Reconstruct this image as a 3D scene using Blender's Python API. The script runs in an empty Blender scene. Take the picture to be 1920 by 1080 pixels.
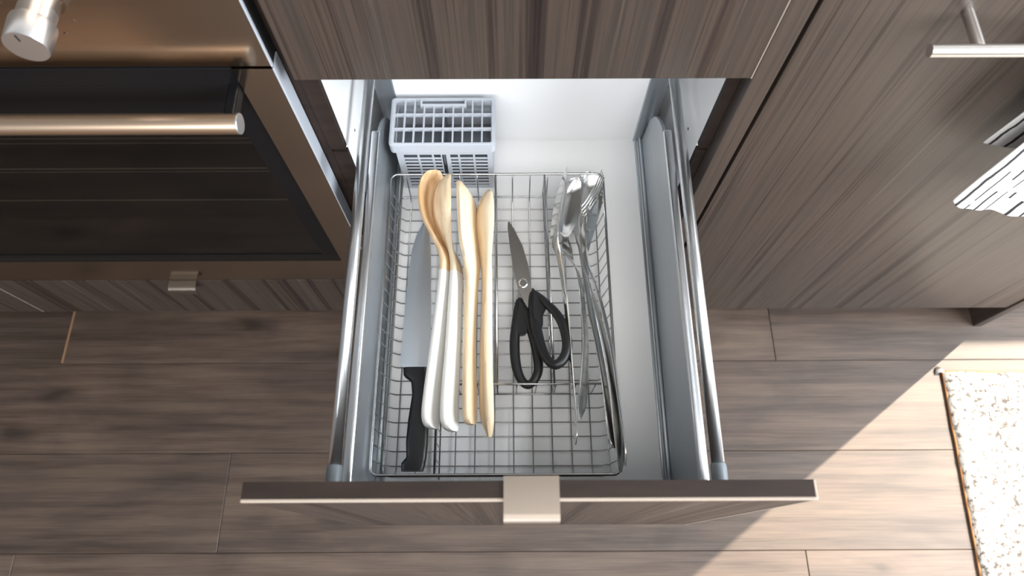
import bpy, bmesh, math, random
from mathutils import Vector, Matrix
random.seed(7)
S = bpy.context.scene
C = S.collection

# ---------------------------------------------------------------- camera
cam_d = bpy.data.cameras.new('camera')
cam = bpy.data.objects.new('camera', cam_d); C.objects.link(cam)
cam_d.sensor_width = 36.0; cam_d.lens = 1267.0 / 1920.0 * 36.0
cam_d.clip_start = 0.02
rot = Matrix(((0.9999901,0.0043419,-0.0009413),(-0.0043818,0.9289210,-0.3702521),(-0.0007332,0.3702526,0.9289308)))
cam.matrix_world = Matrix.Translation((0, -0.4767, 1.36)) @ rot.to_4x4()
cam_d.dof.use_dof = True; cam_d.dof.focus_distance = 0.90; cam_d.dof.aperture_fstop = 4.5
S.camera = cam
# ---------------------------------------------------------------- light
W = bpy.data.worlds.new('room_daylight'); S.world = W; W.use_nodes = True
bg = W.node_tree.nodes['Background']
bg.inputs[0].default_value = (0.90, 0.95, 1.0, 1); bg.inputs[1].default_value = 0.20
EL = math.radians(42)
sun_d = bpy.data.lights.new('sun', 'SUN'); sun_d.energy = 12.8; sun_d.angle = math.radians(0.6); sun_d.color = (1.0, 0.87, 0.70)
sun = bpy.data.objects.new('sun', sun_d); C.objects.link(sun)
d = Vector((-0.806 * math.cos(EL), -0.592 * math.cos(EL), -math.sin(EL)))
sun.rotation_euler = d.to_track_quat('-Z', 'Y').to_euler(); sun.location = (3, 2, 3)
def area(name, loc, to, sx, sy, e, col):
    l = bpy.data.lights.new(name, 'AREA'); l.shape = 'RECTANGLE'; l.size = sx; l.size_y = sy; l.energy = e; l.color = col
    o = bpy.data.objects.new(name, l); C.objects.link(o); o.location = loc
    o.rotation_euler = (Vector(to) - Vector(loc)).to_track_quat('-Z', 'Y').to_euler()
area('right_window_daylight', (2.5, -0.9, 1.7), (0, -0.3, 0.5), 2.2, 1.6, 165, (0.90, 0.95, 1.0))
area('rear_window_daylight', (-0.4, -3.4, 2.1), (0, 0, 0.6), 2.6, 1.5, 105, (0.95, 0.97, 1.0))
area('overhead_fill', (0.35, -1.25, 2.55), (0.35, -1.25, 0), 1.5, 1.2, 32, (1.0, 0.97, 0.93))  # unseen overhead lamp added to brighten the inside of the drawer
vs = S.view_settings
vs.view_transform = 'Standard'; vs.look = 'None'; vs.gamma = 1; vs.use_curve_mapping = False
vs.exposure = 0.50

# ---------------------------------------------------------------- helpers
def lin(c):
    return tuple((v / 255 / 12.92 if v / 255 <= 0.04045 else ((v / 255 + 0.055) / 1.055) ** 2.4) for v in c) + (1,)
def mat(name, col, rough=0.5, metal=0.0, **kw):
    m = bpy.data.materials.new(name); m.use_nodes = True
    b = m.node_tree.nodes['Principled BSDF']
    b.inputs['Base Color'].default_value = col if len(col) == 4 else tuple(col) + (1,)
    b.inputs['Roughness'].default_value = rough; b.inputs['Metallic'].default_value = metal
    for k, v in kw.items(): b.inputs[k].default_value = v
    return m
def nodes(m): return m.node_tree.nodes, m.node_tree.links, m.node_tree.nodes['Principled BSDF']
def ramp(N, stops):
    r = N.new('ShaderNodeValToRGB'); e = r.color_ramp.elements
    while len(e) < len(stops): e.new(0.5)
    for i, (p, c) in enumerate(stops): e[i].position = p; e[i].color = c if len(c) == 4 else tuple(c) + (1,)
    return r
def grain(name, stops, scale, rough=0.45, fine=None, fine_amt=0.35, bump=0.05, rnd=False, tint=None, cath=None):
    """streaky wood / brushed pattern: noise stretched by `scale`"""
    m = mat(name, (0.5, 0.5, 0.5), rough); N, L, B = nodes(m)
    tc = N.new('ShaderNodeTexCoord'); vec = tc.outputs['Object']
    oi = None
    if rnd:
        oi = N.new('ShaderNodeObjectInfo'); mu = N.new('ShaderNodeVectorMath'); mu.operation = 'SCALE'
        mu.inputs[0].default_value = (37.0, 19.0, 53.0); L.new(oi.outputs['Random'], mu.inputs['Scale'])
        ad = N.new('ShaderNodeVectorMath'); ad.operation = 'ADD'
        L.new(vec, ad.inputs[0]); L.new(mu.outputs[0], ad.inputs[1]); vec = ad.outputs[0]
    mp = N.new('ShaderNodeMapping'); mp.inputs['Scale'].default_value = scale; L.new(vec, mp.inputs[0])
    n1 = N.new('ShaderNodeTexNoise'); n1.inputs['Scale'].default_value = 1.0; n1.inputs['Detail'].default_value = 6; n1.inputs['Roughness'].default_value = 0.62
    L.new(mp.outputs[0], n1.inputs['Vector'])
    fac = n1.outputs['Fac']
    if cath:
        mp3 = N.new('ShaderNodeMapping'); mp3.inputs['Scale'].default_value = cath; L.new(vec, mp3.inputs[0])
        w = N.new('ShaderNodeTexWave'); w.bands_direction = 'Y'; w.inputs['Scale'].default_value = 1.0
        w.inputs['Distortion'].default_value = 7.5; w.inputs['Detail'].default_value = 4; w.inputs['Detail Scale'].default_value = 0.9
        L.new(mp3.outputs[0], w.inputs['Vector'])
        mx = N.new('ShaderNodeMix'); mx.inputs['Factor'].default_value = 0.10
        L.new(fac, mx.inputs[2]); L.new(w.outputs['Fac'], mx.inputs[3]); fac = mx.outputs[0]
    if fine:
        mp2 = N.new('ShaderNodeMapping'); mp2.inputs['Scale'].default_value = fine; L.new(vec, mp2.inputs[0])
        n2 = N.new('ShaderNodeTexNoise'); n2.inputs['Scale'].default_value = 1.0; n2.inputs['Detail'].default_value = 3
        L.new(mp2.outputs[0], n2.inputs['Vector'])
        mx = N.new('ShaderNodeMix'); mx.inputs['Factor'].default_value = fine_amt
        L.new(fac, mx.inputs[2]); L.new(n2.outputs['Fac'], mx.inputs[3]); fac = mx.outputs[0]
    r = ramp(N, stops); L.new(fac, r.inputs[0]); col = r.outputs[0]
    if cath:
        mk = N.new('ShaderNodeMapping'); mk.inputs['Scale'].default_value = (1.5, 4.2, 1.0); L.new(vec, mk.inputs[0])
        nk = N.new('ShaderNodeTexNoise'); nk.inputs['Scale'].default_value = 6.0; L.new(mk.outputs[0], nk.inputs['Vector'])
        ak = N.new('ShaderNodeVectorMath'); ak.operation = 'MULTIPLY_ADD'; ak.inputs[1].default_value = (0.16, 0.16, 0.0); L.new(nk.outputs['Color'], ak.inputs[0]); L.new(mk.outputs[0], ak.inputs[2])
        vk = N.new('ShaderNodeTexVoronoi'); vk.voronoi_dimensions = '2D'; vk.inputs['Scale'].default_value = 1.0; L.new(ak.outputs[0], vk.inputs['Vector'])
        rk = ramp(N, [(0.018, (0.34, 0.31, 0.29)), (0.05, (0.74, 0.72, 0.70)), (0.10, (1, 1, 1))]); L.new(vk.outputs['Distance'], rk.inputs[0])
        xk = N.new('ShaderNodeMix'); xk.data_type = 'RGBA'; xk.blend_type = 'MULTIPLY'; xk.inputs[0].default_value = 0.85
        L.new(col, xk.inputs[6]); L.new(rk.outputs[0], xk.inputs[7]); col = xk.outputs[2]
        ml = N.new('ShaderNodeMapping'); ml.inputs['Scale'].default_value = (3.2, 8.0, 1.0); L.new(vec, ml.inputs[0])
        nl = N.new('ShaderNodeTexNoise'); nl.inputs['Scale'].default_value = 1.0; nl.inputs['Detail'].default_value = 4; nl.inputs['Distortion'].default_value = 1.2; L.new(ml.outputs[0], nl.inputs['Vector'])
        rl_ = ramp(N, [(0.32, (0.66, 0.62, 0.60)), (0.50, (1.0, 0.98, 0.96)), (0.66, (1.22, 1.16, 1.08))]); L.new(nl.outputs['Fac'], rl_.inputs[0])
        xl = N.new('ShaderNodeMix'); xl.data_type = 'RGBA'; xl.blend_type = 'MULTIPLY'; xl.inputs[0].default_value = 0.8
        L.new(col, xl.inputs[6]); L.new(rl_.outputs[0], xl.inputs[7]); col = xl.outputs[2]
    if tint:
        hs = N.new('ShaderNodeHueSaturation'); mr = N.new('ShaderNodeMapRange')
        mr.inputs['To Min'].default_value = 1 - tint; mr.inputs['To Max'].default_value = 1 + tint
        L.new(oi.outputs['Random'], mr.inputs[0]); L.new(mr.outputs[0], hs.inputs['Value']); L.new(col, hs.inputs['Color']); col = hs.outputs[0]
    L.new(col, B.inputs['Base Color'])
    if bump:
        bp = N.new('ShaderNodeBump'); bp.inputs['Strength'].default_value = bump; bp.inputs['Distance'].default_value = 0.002
        L.new(fac, bp.inputs['Height']); L.new(bp.outputs[0], B.inputs['Normal'])
    return m
def rough_noise(m, scale, lo, hi):
    N, L, B = nodes(m)
    tc = N.new('ShaderNodeTexCoord'); mp = N.new('ShaderNodeMapping'); mp.inputs['Scale'].default_value = scale
    n = N.new('ShaderNodeTexNoise'); n.inputs['Scale'].default_value = 1; n.inputs['Detail'].default_value = 3
    mr = N.new('ShaderNodeMapRange'); mr.inputs['To Min'].default_value = lo; mr.inputs['To Max'].default_value = hi
    L.new(tc.outputs['Object'], mp.inputs[0]); L.new(mp.outputs[0], n.inputs['Vector']); L.new(n.outputs['Fac'], mr.inputs[0]); L.new(mr.outputs[0], B.inputs['Roughness'])
    return m

# ---------------------------------------------------------------- materials
M = {}
lam = [(0.34, lin((26, 19, 17))), (0.43, lin((42, 33, 29))), (0.50, lin((64, 54, 47))), (0.57, lin((49, 42, 38))), (0.67, lin((88, 76, 66)))]
M['laminate'] = grain('walnut_laminate', lam, (40, 40, 0.22), 0.40, (430, 430, 4), 0.28, 0.04)
M['laminate_dark'] = grain('walnut_edge', [(0.3, lin((29, 21, 18))), (0.7, lin((41, 32, 27)))], (12, 60, 60), 0.6, None, 0, 0.03)
M['laminate_dark'].node_tree.nodes['Principled BSDF'].inputs['Specular IOR Level'].default_value = 0.2
oak = [(0.30, lin((41, 32, 27))), (0.42, lin((60, 48, 40))), (0.52, lin((72, 60, 52))), (0.62, lin((82, 69, 59))), (0.74, lin((64, 52, 45)))]
M['oak'] = grain('oak_plank', oak, (2.4, 30, 10), 0.52, (9, 420, 40), 0.36, 0.10, True, 0.17, (1.3, 12.0, 3))
M['gap'] = mat('floor_gap', lin((70, 56, 47)), 0.9)
M['band'] = mat('pale_glint_band', lin((146, 134, 122)), 0.5)  # paleness paints the light caught on rounded front edges
M['steel'] = rough_noise(mat('brushed_steel', (0.44, 0.355, 0.28), 0.16, 1.0), (3, 40, 400), 0.10, 0.20)
M['lit_steel_side'] = mat('lit_steel_side', (0.50, 0.54, 0.60), 0.4, 0.4)  # bluish light on the oven's side is put into this colour
M['nickel'] = mat('brushed_nickel', (0.23, 0.195, 0.165), 0.46, 1.0)
M['handle_metal'] = mat('satin_handle_metal', (0.82, 0.78, 0.74), 0.30, 1.0)
M['bronze'] = mat('warm_satin_steel', (0.60, 0.45, 0.33), 0.36, 1.0)
M['knob_metal'] = mat('satin_aluminium', (0.74, 0.74, 0.75), 0.36, 1.0)
M['black'] = mat('black_enamel', lin((16, 16, 18)), 0.25)
M['black'].node_tree.nodes['Principled BSDF'].inputs['Specular IOR Level'].default_value = 0.22
M['black_matte'] = mat('black_matte', lin((14, 13, 13)), 0.7)
M['cavity'] = mat('oven_cavity', lin((14, 13, 12)), 0.8)
M['print'] = mat('dark_print', lin((66, 44, 28)), 0.6)
M['alu'] = rough_noise(mat('grey_coated_metal', lin((176, 182, 187)), 0.34, 0.85), (60, 8, 60), 0.28, 0.42)
M['alu_tube'] = mat('satin_aluminium_rail', (0.74, 0.76, 0.78), 0.30, 1.0)
M['cap'] = mat('grey_plastic_cap', lin((112, 120, 126)), 0.45)
M['white_board'] = mat('white_melamine', lin((236, 237, 238)), 0.36)
M['hole'] = mat('dark_hole', lin((30, 28, 26)), 0.9)
M['wire'] = mat('chrome_wire', (0.46, 0.46, 0.46), 0.22, 1.0)
M['rack'] = mat('grey_rack_wire', (0.26, 0.25, 0.24), 0.4, 0.3)
M['plastic'] = mat('light_grey_plastic', lin((182, 187, 195)), 0.4)
M['plastic_in'] = mat('mid_grey_plastic', lin((112, 118, 126)), 0.35)
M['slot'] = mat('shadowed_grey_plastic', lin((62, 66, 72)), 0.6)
M['chrome'] = rough_noise(mat('polished_cutlery', (0.80, 0.79, 0.77), 0.12, 1.0), (90, 30, 90), 0.10, 0.26)
M['blade'] = rough_noise(mat('knife_steel', (0.72, 0.75, 0.78), 0.18, 1.0), (8, 300, 8), 0.26, 0.40)
M['scissor_steel'] = mat('scissor_steel', (0.60, 0.58, 0.55), 0.30, 1.0)
M['rubber'] = mat('black_plastic_grip', lin((24, 25, 27)), 0.42)
M['rubber_dark'] = mat('black_knife_handle', lin((18, 18, 19)), 0.38)
M['beech'] = grain('pale_beech', [(0.3, lin((196, 164, 124))), (0.5, lin((222, 200, 168))), (0.7, lin((236, 221, 196)))], (70, 5, 70), 0.5, None, 0, 0.05)
M['beech_warm'] = grain('warm_beech', [(0.3, lin((178, 134, 88))), (0.5, lin((214, 180, 138))), (0.7, lin((230, 208, 174)))], (60, 5, 60), 0.5, None, 0, 0.05)
M['paint'] = mat('white_paint', lin((226, 224, 219)), 0.35)
M['plaster'] = mat('white_plaster', lin((226, 222, 216)), 0.9)
M['counter'] = mat('pale_worktop', lin((210, 206, 200)), 0.4)
# tinted oven glass
g = bpy.data.materials.new('tinted_oven_glass'); g.use_nodes = True; N = g.node_tree.nodes; L = g.node_tree.links; N.clear()
out = N.new('ShaderNodeOutputMaterial'); mx = N.new('ShaderNodeMixShader'); tr = N.new('ShaderNodeBsdfTransparent'); gl = N.new('ShaderNodeBsdfGlossy'); lw = N.new('ShaderNodeLayerWeight'); lw.inputs[0].default_value = 0.5
pw = N.new('ShaderNodeMath'); pw.operation = 'POWER'; pw.inputs[1].default_value = 4.0; L.new(lw.outputs['Facing'], pw.inputs[0])
fr = N.new('ShaderNodeMath'); fr.operation = 'MULTIPLY_ADD'; fr.inputs[1].default_value = 0.9; fr.inputs[2].default_value = 0.04; L.new(pw.outputs[0], fr.inputs[0])
tr.inputs[0].default_value = (0.54, 0.51, 0.48, 1); gl.inputs[0].default_value = (0.9, 0.9, 0.9, 1); gl.inputs['Roughness'].default_value = 0.06;
L.new(fr.outputs[0], mx.inputs[0]); L.new(tr.outputs[0], mx.inputs[1]); L.new(gl.outputs[0], mx.inputs[2]); L.new(mx.outputs[0], out.inputs[0])
M['glass'] = g
# rug
m = mat('flecked_rug_pile', (0.8, 0.8, 0.8), 0.95); N, L, B = nodes(m)
tc = N.new('ShaderNodeTexCoord')
n1 = N.new('ShaderNodeTexNoise'); n1.inputs['Scale'].default_value = 95; n1.inputs['Detail'].default_value = 5; n1.inputs['Roughness'].default_value = 0.7
n2 = N.new('ShaderNodeTexNoise'); n2.inputs['Scale'].default_value = 9; n2.inputs['Detail'].default_value = 3
L.new(tc.outputs['Object'], n1.inputs['Vector']); L.new(tc.outputs['Object'], n2.inputs['Vector'])
ma = N.new('ShaderNodeMath'); ma.operation = 'MULTIPLY_ADD'; ma.inputs[1].default_value = 0.22; L.new(n2.outputs['Fac'], ma.inputs[0]); L.new(n1.outputs['Fac'], ma.inputs[2])
r = ramp(N, [(0.50, lin((70, 65, 61))), (0.56, lin((112, 106, 101))), (0.62, lin((156, 153, 149))), (0.8, lin((170, 167, 163)))])
L.new(ma.outputs[0], r.inputs[0]); L.new(r.outputs[0], B.inputs['Base Color'])
bp = N.new('ShaderNodeBump'); bp.inputs['Strength'].default_value = 0.5; bp.inputs['Distance'].default_value = 0.004; L.new(n1.outputs['Fac'], bp.inputs['Height']); L.new(bp.outputs[0], B.inputs['Normal'])
M['rug'] = m
M['rug_edge'] = mat('rug_binding_shade', lin((150, 104, 62)), 0.9)  # brown edging; the dark shade line along the rug is in its colour
# towel: white cotton with broken charcoal lines running along its length (UV: u across, v along)
m = mat('striped_cotton', (0.9, 0.9, 0.9), 0.95); N, L, B = nodes(m)
uv = N.new('ShaderNodeUVMap'); sep = N.new('ShaderNodeSeparateXYZ'); L.new(uv.outputs[0], sep.inputs[0])
ns = N.new('ShaderNodeTexNoise'); ns.inputs['Scale'].default_value = 26; ns.inputs['Detail'].default_value = 2; L.new(uv.outputs[0], ns.inputs['Vector'])
def math_node(op, a=None, b=None, c=None):
    n = N.new('ShaderNodeMath'); n.operation = op
    for i, v in enumerate((a, b, c)):
        if v is None: continue
        if isinstance(v, (int, float)): n.inputs[i].default_value = v
        else: L.new(v, n.inputs[i])
    return n.outputs[0]
jit = math_node('MULTIPLY_ADD', math_node('SUBTRACT', ns.outputs['Fac'], 0.5), 0.006, sep.outputs[0])
cell = math_node('MULTIPLY', jit, 1 / 0.0165)
fr_ = math_node('FRACT', cell); idx = math_node('FLOOR', cell)
line = math_node('LESS_THAN', math_node('ABSOLUTE', math_node('SUBTRACT', fr_, 0.5)), 0.105)
mp = N.new('ShaderNodeCombineXYZ'); L.new(math_node('MULTIPLY', idx, 7.31), mp.inputs[0]); L.new(math_node('MULTIPLY', sep.outputs[1], 26.0), mp.inputs[1])
nb = N.new('ShaderNodeTexNoise'); nb.inputs['Scale'].default_value = 1.0; nb.inputs['Detail'].default_value = 1; L.new(mp.outputs[0], nb.inputs['Vector'])
brk = math_node('GREATER_THAN', nb.outputs['Fac'], math_node('MULTIPLY', math_node('GREATER_THAN', idx, 0.5), 0.43))
fac = math_node('MULTIPLY', line, brk)
mc = N.new('ShaderNodeMix'); mc.data_type = 'RGBA'; mc.inputs[6].default_value = lin((208, 206, 203)); mc.inputs[7].default_value = lin((46, 44, 46))
L.new(fac, mc.inputs[0]); L.new(mc.outputs[2], B.inputs['Base Color'])
M['towel'] = m

# ---------------------------------------------------------------- object helpers
def root(name, label, cat, loc, group=None):
    o = bpy.data.objects.new(name, None); C.objects.link(o); o.location = loc; o.empty_display_size = 0.05
    tag(o, label, cat, group); return o
def tag(o, label, cat, group=None):
    o['label'] = label; o['category'] = cat
    if group: o['group'] = group
def origin(p):
    v = Vector((0, 0, 0))
    while p is not None: v += Vector(p.location); p = p.parent
    return v
def obj(name, bm, m, parent=None, at=None, smooth=False, label=None, kind=None):
    """one mesh object; vertices are given in world space and stored relative to the thing's base"""
    off = origin(parent) if parent else Vector(at or (0, 0, 0))
    bmesh.ops.recalc_face_normals(bm, faces=bm.faces)
    for v in bm.verts: v.co -= off
    me = bpy.data.meshes.new(name); bm.to_mesh(me); bm.free()
    me.materials.append(M[m] if isinstance(m, str) else m)
    if smooth: me.shade_smooth() if smooth is True else me.set_sharp_from_angle(angle=smooth)
    o = bpy.data.objects.new(name, me); C.objects.link(o)
    if parent: o.parent = parent
    else: o.location = off
    if label: o['label'] = label
    if kind: o['kind'] = kind
    return o
def box(bm, x0, x1, y0, y1, z0, z1, bev=0.0, seg=2):
    vs_ = [bm.verts.new((x, y, z)) for x in (x0, x1) for y in (y0, y1) for z in (z0, z1)]
    fs = [bm.faces.new([vs_[i] for i in q]) for q in ((0, 1, 3, 2), (4, 6, 7, 5), (0, 4, 5, 1), (2, 3, 7, 6), (0, 2, 6, 4), (1, 5, 7, 3))]
    if bev:
        bmesh.ops.recalc_face_normals(bm, faces=fs)
        es = list({e for f in fs for e in f.edges})
        bmesh.ops.bevel(bm, geom=es, offset=bev, segments=seg, affect='EDGES', profile=0.5)
    return bm
def B_(x0, x1, y0, y1, z0, z1, bev=0.0, seg=2): return box(bmesh.new(), x0, x1, y0, y1, z0, z1, bev, seg)
def tube(bm, pts, r, n=8, closed=False, caps=True):
    pts = [Vector(p) for p in pts]; k = len(pts); rings = []
    rad = r if isinstance(r, (list, tuple)) else [r] * k
    up = None
    for i in range(k):
        a = pts[i - 1] if (i > 0 or closed) else pts[i]; b = pts[(i + 1) % k] if (i < k - 1 or closed) else pts[i]
        t = (b - a).normalized()
        if up is None:
            up = Vector((0, 0, 1)) if abs(t.z) < 0.9 else Vector((1, 0, 0))
        up = (up - t * up.dot(t)).normalized(); s = t.cross(up)
        rings.append([bm.verts.new(pts[i] + (up * math.cos(q) + s * math.sin(q)) * rad[i]) for q in (2 * math.pi * j / n for j in range(n))])
    for i in range(k if closed else k - 1):
        A, Bq = rings[i], rings[(i + 1) % k]
        for j in range(n): bm.faces.new((A[j], A[(j + 1) % n], Bq[(j + 1) % n], Bq[j]))
    if caps and not closed:
        bm.faces.new(rings[0]); bm.faces.new(rings[-1][::-1])
    return bm
def T_(pts, r, n=12, closed=False): return tube(bmesh.new(), pts, r, n, closed)
def lathe(bm, prof, c, axis, n=32):
    """prof: (radius, distance along axis)"""
    ax = Vector(axis).normalized(); u = ax.orthogonal().normalized(); w = ax.cross(u); c = Vector(c); rings = []
    for r, h in prof:
        if r < 1e-6: rings.append([bm.verts.new(c + ax * h)])
        else: rings.append([bm.verts.new(c + ax * h + (u * math.cos(q) + w * math.sin(q)) * r) for q in (2 * math.pi * j / n for j in range(n))])
    for A, Bq in zip(rings, rings[1:]):
        for j in range(n):
            a0, a1 = A[j % len(A)], A[(j + 1) % len(A)]; b0, b1 = Bq[j % len(Bq)], Bq[(j + 1) % len(Bq)]
            q = []
            for v in (a0, a1, b1, b0):
                if v not in q: q.append(v)
            if len(q) > 2: bm.faces.new(q)
    return bm
def prism(bm, outline, y0, y1, ax='y', bev=0.0):
    """outline: 2D list extruded along ax"""
    def P3(a, b, h): return {'y': (a, h, b), 'z': (a, b, h), 'x': (h, a, b)}[ax]
    A = [bm.verts.new(P3(a, b, y0)) for a, b in outline]; Bq = [bm.verts.new(P3(a, b, y1)) for a, b in outline]
    n = len(outline); bm.faces.new(A); bm.faces.new(Bq[::-1])
    for i in range(n): bm.faces.new((A[i], A[(i + 1) % n], Bq[(i + 1) % n], Bq[i]))
    if bev:
        bmesh.ops.recalc_face_normals(bm, faces=bm.faces)
        es = [e for e in bm.edges if len(e.link_faces) == 2 and e.calc_face_angle(0) > 0.5]
        bmesh.ops.bevel(bm, geom=es, offset=bev, segments=2, affect='EDGES')
    return bm
def crom(p0, p1, p2, p3, t):
    return 0.5 * ((2 * p1) + (-p0 + p2) * t + (2 * p0 - 5 * p1 + 4 * p2 - p3) * t * t + (-p0 + 3 * p1 - 3 * p2 + p3) * t ** 3)
def stations(st, sub):
    """st rows (point, half width, thickness, tilt deg, dish depth) -> finely interpolated rows of 7 numbers"""
    rows = [list(p) + [a, b, c, e] for p, a, b, c, e in st]; o = []
    for i in range(len(rows) - 1):
        r0, r1, r2, r3 = rows[max(i - 1, 0)], rows[i], rows[i + 1], rows[min(i + 2, len(rows) - 1)]
        for k in range(sub):
            t = k / sub; row = [crom(a, b, c, d_, t) for a, b, c, d_ in zip(r0, r1, r2, r3)]
            row[3] = max(row[3], 0.0004); row[4] = max(row[4], 0.0004); o.append(row)
    o.append(rows[-1]); return o
def blade_loft(rows, nu=8, rnd=0.5):
    """flat strip with a dished upper face swept through rows; tilt turns it about its length: 0 = face up, 90 = on edge facing +x"""
    bm = bmesh.new(); rings = []
    for i, (x, y, z, hw, th, tl, dp) in enumerate(rows):
        a = math.radians(tl); Wv = Vector((-math.cos(a), 0, math.sin(a))); Nv = Vector((math.sin(a), 0, math.cos(a))); c = Vector((x, y, z)); ring = []
        e = min(th * rnd, hw * 0.6)
        for k in range(nu + 1):
            s = -1 + 2 * k / nu; off = -dp * (1 - s * s) if dp else 0
            edge = 0.5 * th * (1 if abs(s) < 0.99 else 0.45)
            ring.append(bm.verts.new(c + Wv * hw * s + Nv * (off + edge)))
        for k in range(nu, -1, -1):
            s = -1 + 2 * k / nu; off = -dp * (1 - s * s) if dp else 0
            edge = 0.5 * th * (1 if abs(s) < 0.99 else 0.45)
            ring.append(bm.verts.new(c + Wv * hw * s + Nv * (off - edge)))
        rings.append(ring)
    n = len(rings[0])
    for A, Bq in zip(rings, rings[1:]):
        for j in range(n): bm.faces.new((A[j], A[(j + 1) % n], Bq[(j + 1) % n], Bq[j]))
    bm.faces.new(rings[0]); bm.faces.new(rings[-1][::-1])
    return bm

# ================================================================ SETTING
# ---- floor: slab with separate oak planks
FZ = -0.072
fl = obj('floor', B_(-3.4, 3.4, -3.6, 0.66, FZ - 0.05, FZ - 0.006), 'gap', None, (0, 0, FZ)); fl['kind'] = 'structure'; fl['label'] = 'grey brown oak plank floor'
PW = 0.1935; rowA = -0.0791
for k in range(4, -19, -1):
    y1 = rowA + PW * k; y0 = y1 - PW
    # k=1 is the row under the cabinet fronts, 0 the next one towards the room
    base = {1: 0.578, 0: 0.02, -1: -0.584, -2: 0.5787}.get(k, random.uniform(-0.7, 0.7))
    L_ = 1.56
    x = base - L_ * 3
    while x < 3.3:
        a, b = max(x, -3.35), min(x + L_, 3.35)
        if b - a > 0.05:
            g_ = 0.0006
            p = obj('plank', B_(a + g_, b - g_, max(y0, -3.55) + g_ * 0.6, min(y1, 0.65) - g_ * 0.6, FZ - 0.006, FZ, 0.0008, 1), 'oak', fl)
        x += L_
M['core'] = mat('pale_plank_core', lin((128, 98, 70)), 0.8)
obj('plank_end_gap', B_(-0.9850, -0.9805, rowA + 0.001, rowA + PW - 0.001, FZ - 0.004, FZ + 0.0006), 'core', fl, label='pale open joint at the end of a plank')
# ---- back wall with the window that lets the sun in, past the end of the cabinets
WY = 0.64; WX0, WX1, WZ0, WZ1 = 0.60, 3.2, 0.967, 2.32
bm = bmesh.new()
for q in ((-3.4, WX0, FZ, 2.6), (WX1, 3.4, FZ, 2.6), (WX0, WX1, FZ, WZ0), (WX0, WX1, WZ1, 2.6), (1.05, 1.75, WZ0, WZ1)): box(bm, q[0], q[1], WY, WY + 0.03, q[2], q[3])  # unseen middle pier added to keep the sun off the drawer
w = obj('wall_back', bm, 'plaster', None, (0, WY, 0)); w['kind'] = 'structure'

# ================================================================ DRAWER CABINET
cab = root('drawer_cabinet', 'walnut laminate base cabinet with its middle drawer pulled fully open', 'cabinet', (0.0085, 0.30, FZ))
CB = 0.625   # back of the carcass
obj('filler_strip', B_(0.2600, 0.2845, 0.0, 0.30, 0.045, 0.928, 0.0006), 'laminate', cab)
for side, (xa, xb) in (('l', (-0.236, -0.2165)), ('r', (0.2465, 0.2594))):
    obj('carcass_edge', B_(xa, xb, 0.022, 0.031, 0.603, 0.928), 'laminate_dark', cab, label='dark wood front edge of the carcass')
    obj('carcass_edge', B_(xa, xb, 0.0235, 0.031, 0.045, 0.595), 'laminate_dark', cab, label='dark wood front edge of the carcass')
    ln = obj('side_panel', B_(xa, xb, 0.031, CB, 0.045, 0.928), 'white_board', cab, label='white inner side panel')
    for (yy, zz) in ((0.11, 0.66), (0.13, 0.66), (0.075, 0.57), (0.095, 0.54), (0.20, 0.60)):
        xs = xb if side == 'l' else xa; s_ = 1 if side == 'l' else -1
        obj('pin_hole', lathe(bmesh.new(), [(0.0, 0.0003), (0.0023, 0.0003), (0.0023, -0.001)], (xs, yy, zz), (s_, 0, 0), 10), 'hole', ln)
obj('side_filler', B_(-0.2478, -0.2366, 0.024, 0.30, 0.045, 0.928), 'laminate_dark', cab)
obj('carcass_bottom', B_(-0.236, 0.2594, 0.022, CB, 0.03, 0.045), 'white_board', cab)
obj('carcass_back', B_(-0.2165, 0.2465, CB - 0.008, CB, 0.045, 0.928), 'white_board', cab)
obj('plinth', B_(-0.2478, 0.2845, 0.06, 0.078, FZ, 0.045), 'laminate_dark', cab)
uf = obj('upper_drawer_front', B_(-0.2325, 0.2586, 0.0, 0.0175, 0.769, 0.926, 0.0008), 'laminate', cab)
obj('edge_band_glint', B_(0.2578, 0.2590, -0.0006, 0.0175, 0.769, 0.926, 0.0003), 'band', uf, label='pale edge band with painted highlight')
lf = obj('lower_drawer_front', B_(-0.2415, 0.2586, 0.0, 0.0175, 0.046, 0.262, 0.0008), 'laminate', cab)
# ---- the open drawer
DX = 0.0155; BZ = 0.400; YF = -0.4147; YB = 0.172
dr = obj('open_drawer', B_(DX - 0.1995, DX + 0.1995, YF, YB + 0.012, BZ - 0.016, BZ), 'white_board', cab, label='open drawer with white base and grey metal sides')
obj('front_panel', B_(-0.2340, 0.2620, -0.4310, YF, 0.272, 0.7515, 0.0008), 'laminate', dr)
obj('top_edge', B_(-0.2340, 0.2620, -0.4306, YF, 0.7513, 0.7522), 'laminate_dark', dr)
bm = bmesh.new(); box(bm, -0.2345, 0.2628, -0.4322, -0.4290, 0.7485, 0.7526, 0.0012); obj('edge_band_glint', bm, 'band', dr, label='pale edge band and painted highlight along the top')  # banding and edge highlight painted as one pale strip
bm = bmesh.new(); box(bm, 0.2612, 0.2640, -0.4320, YF, 0.272, 0.7521, 0.0008); obj('edge_band_glint', bm, 'band', dr, label='pale edge band and painted highlight on the right end')
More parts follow.
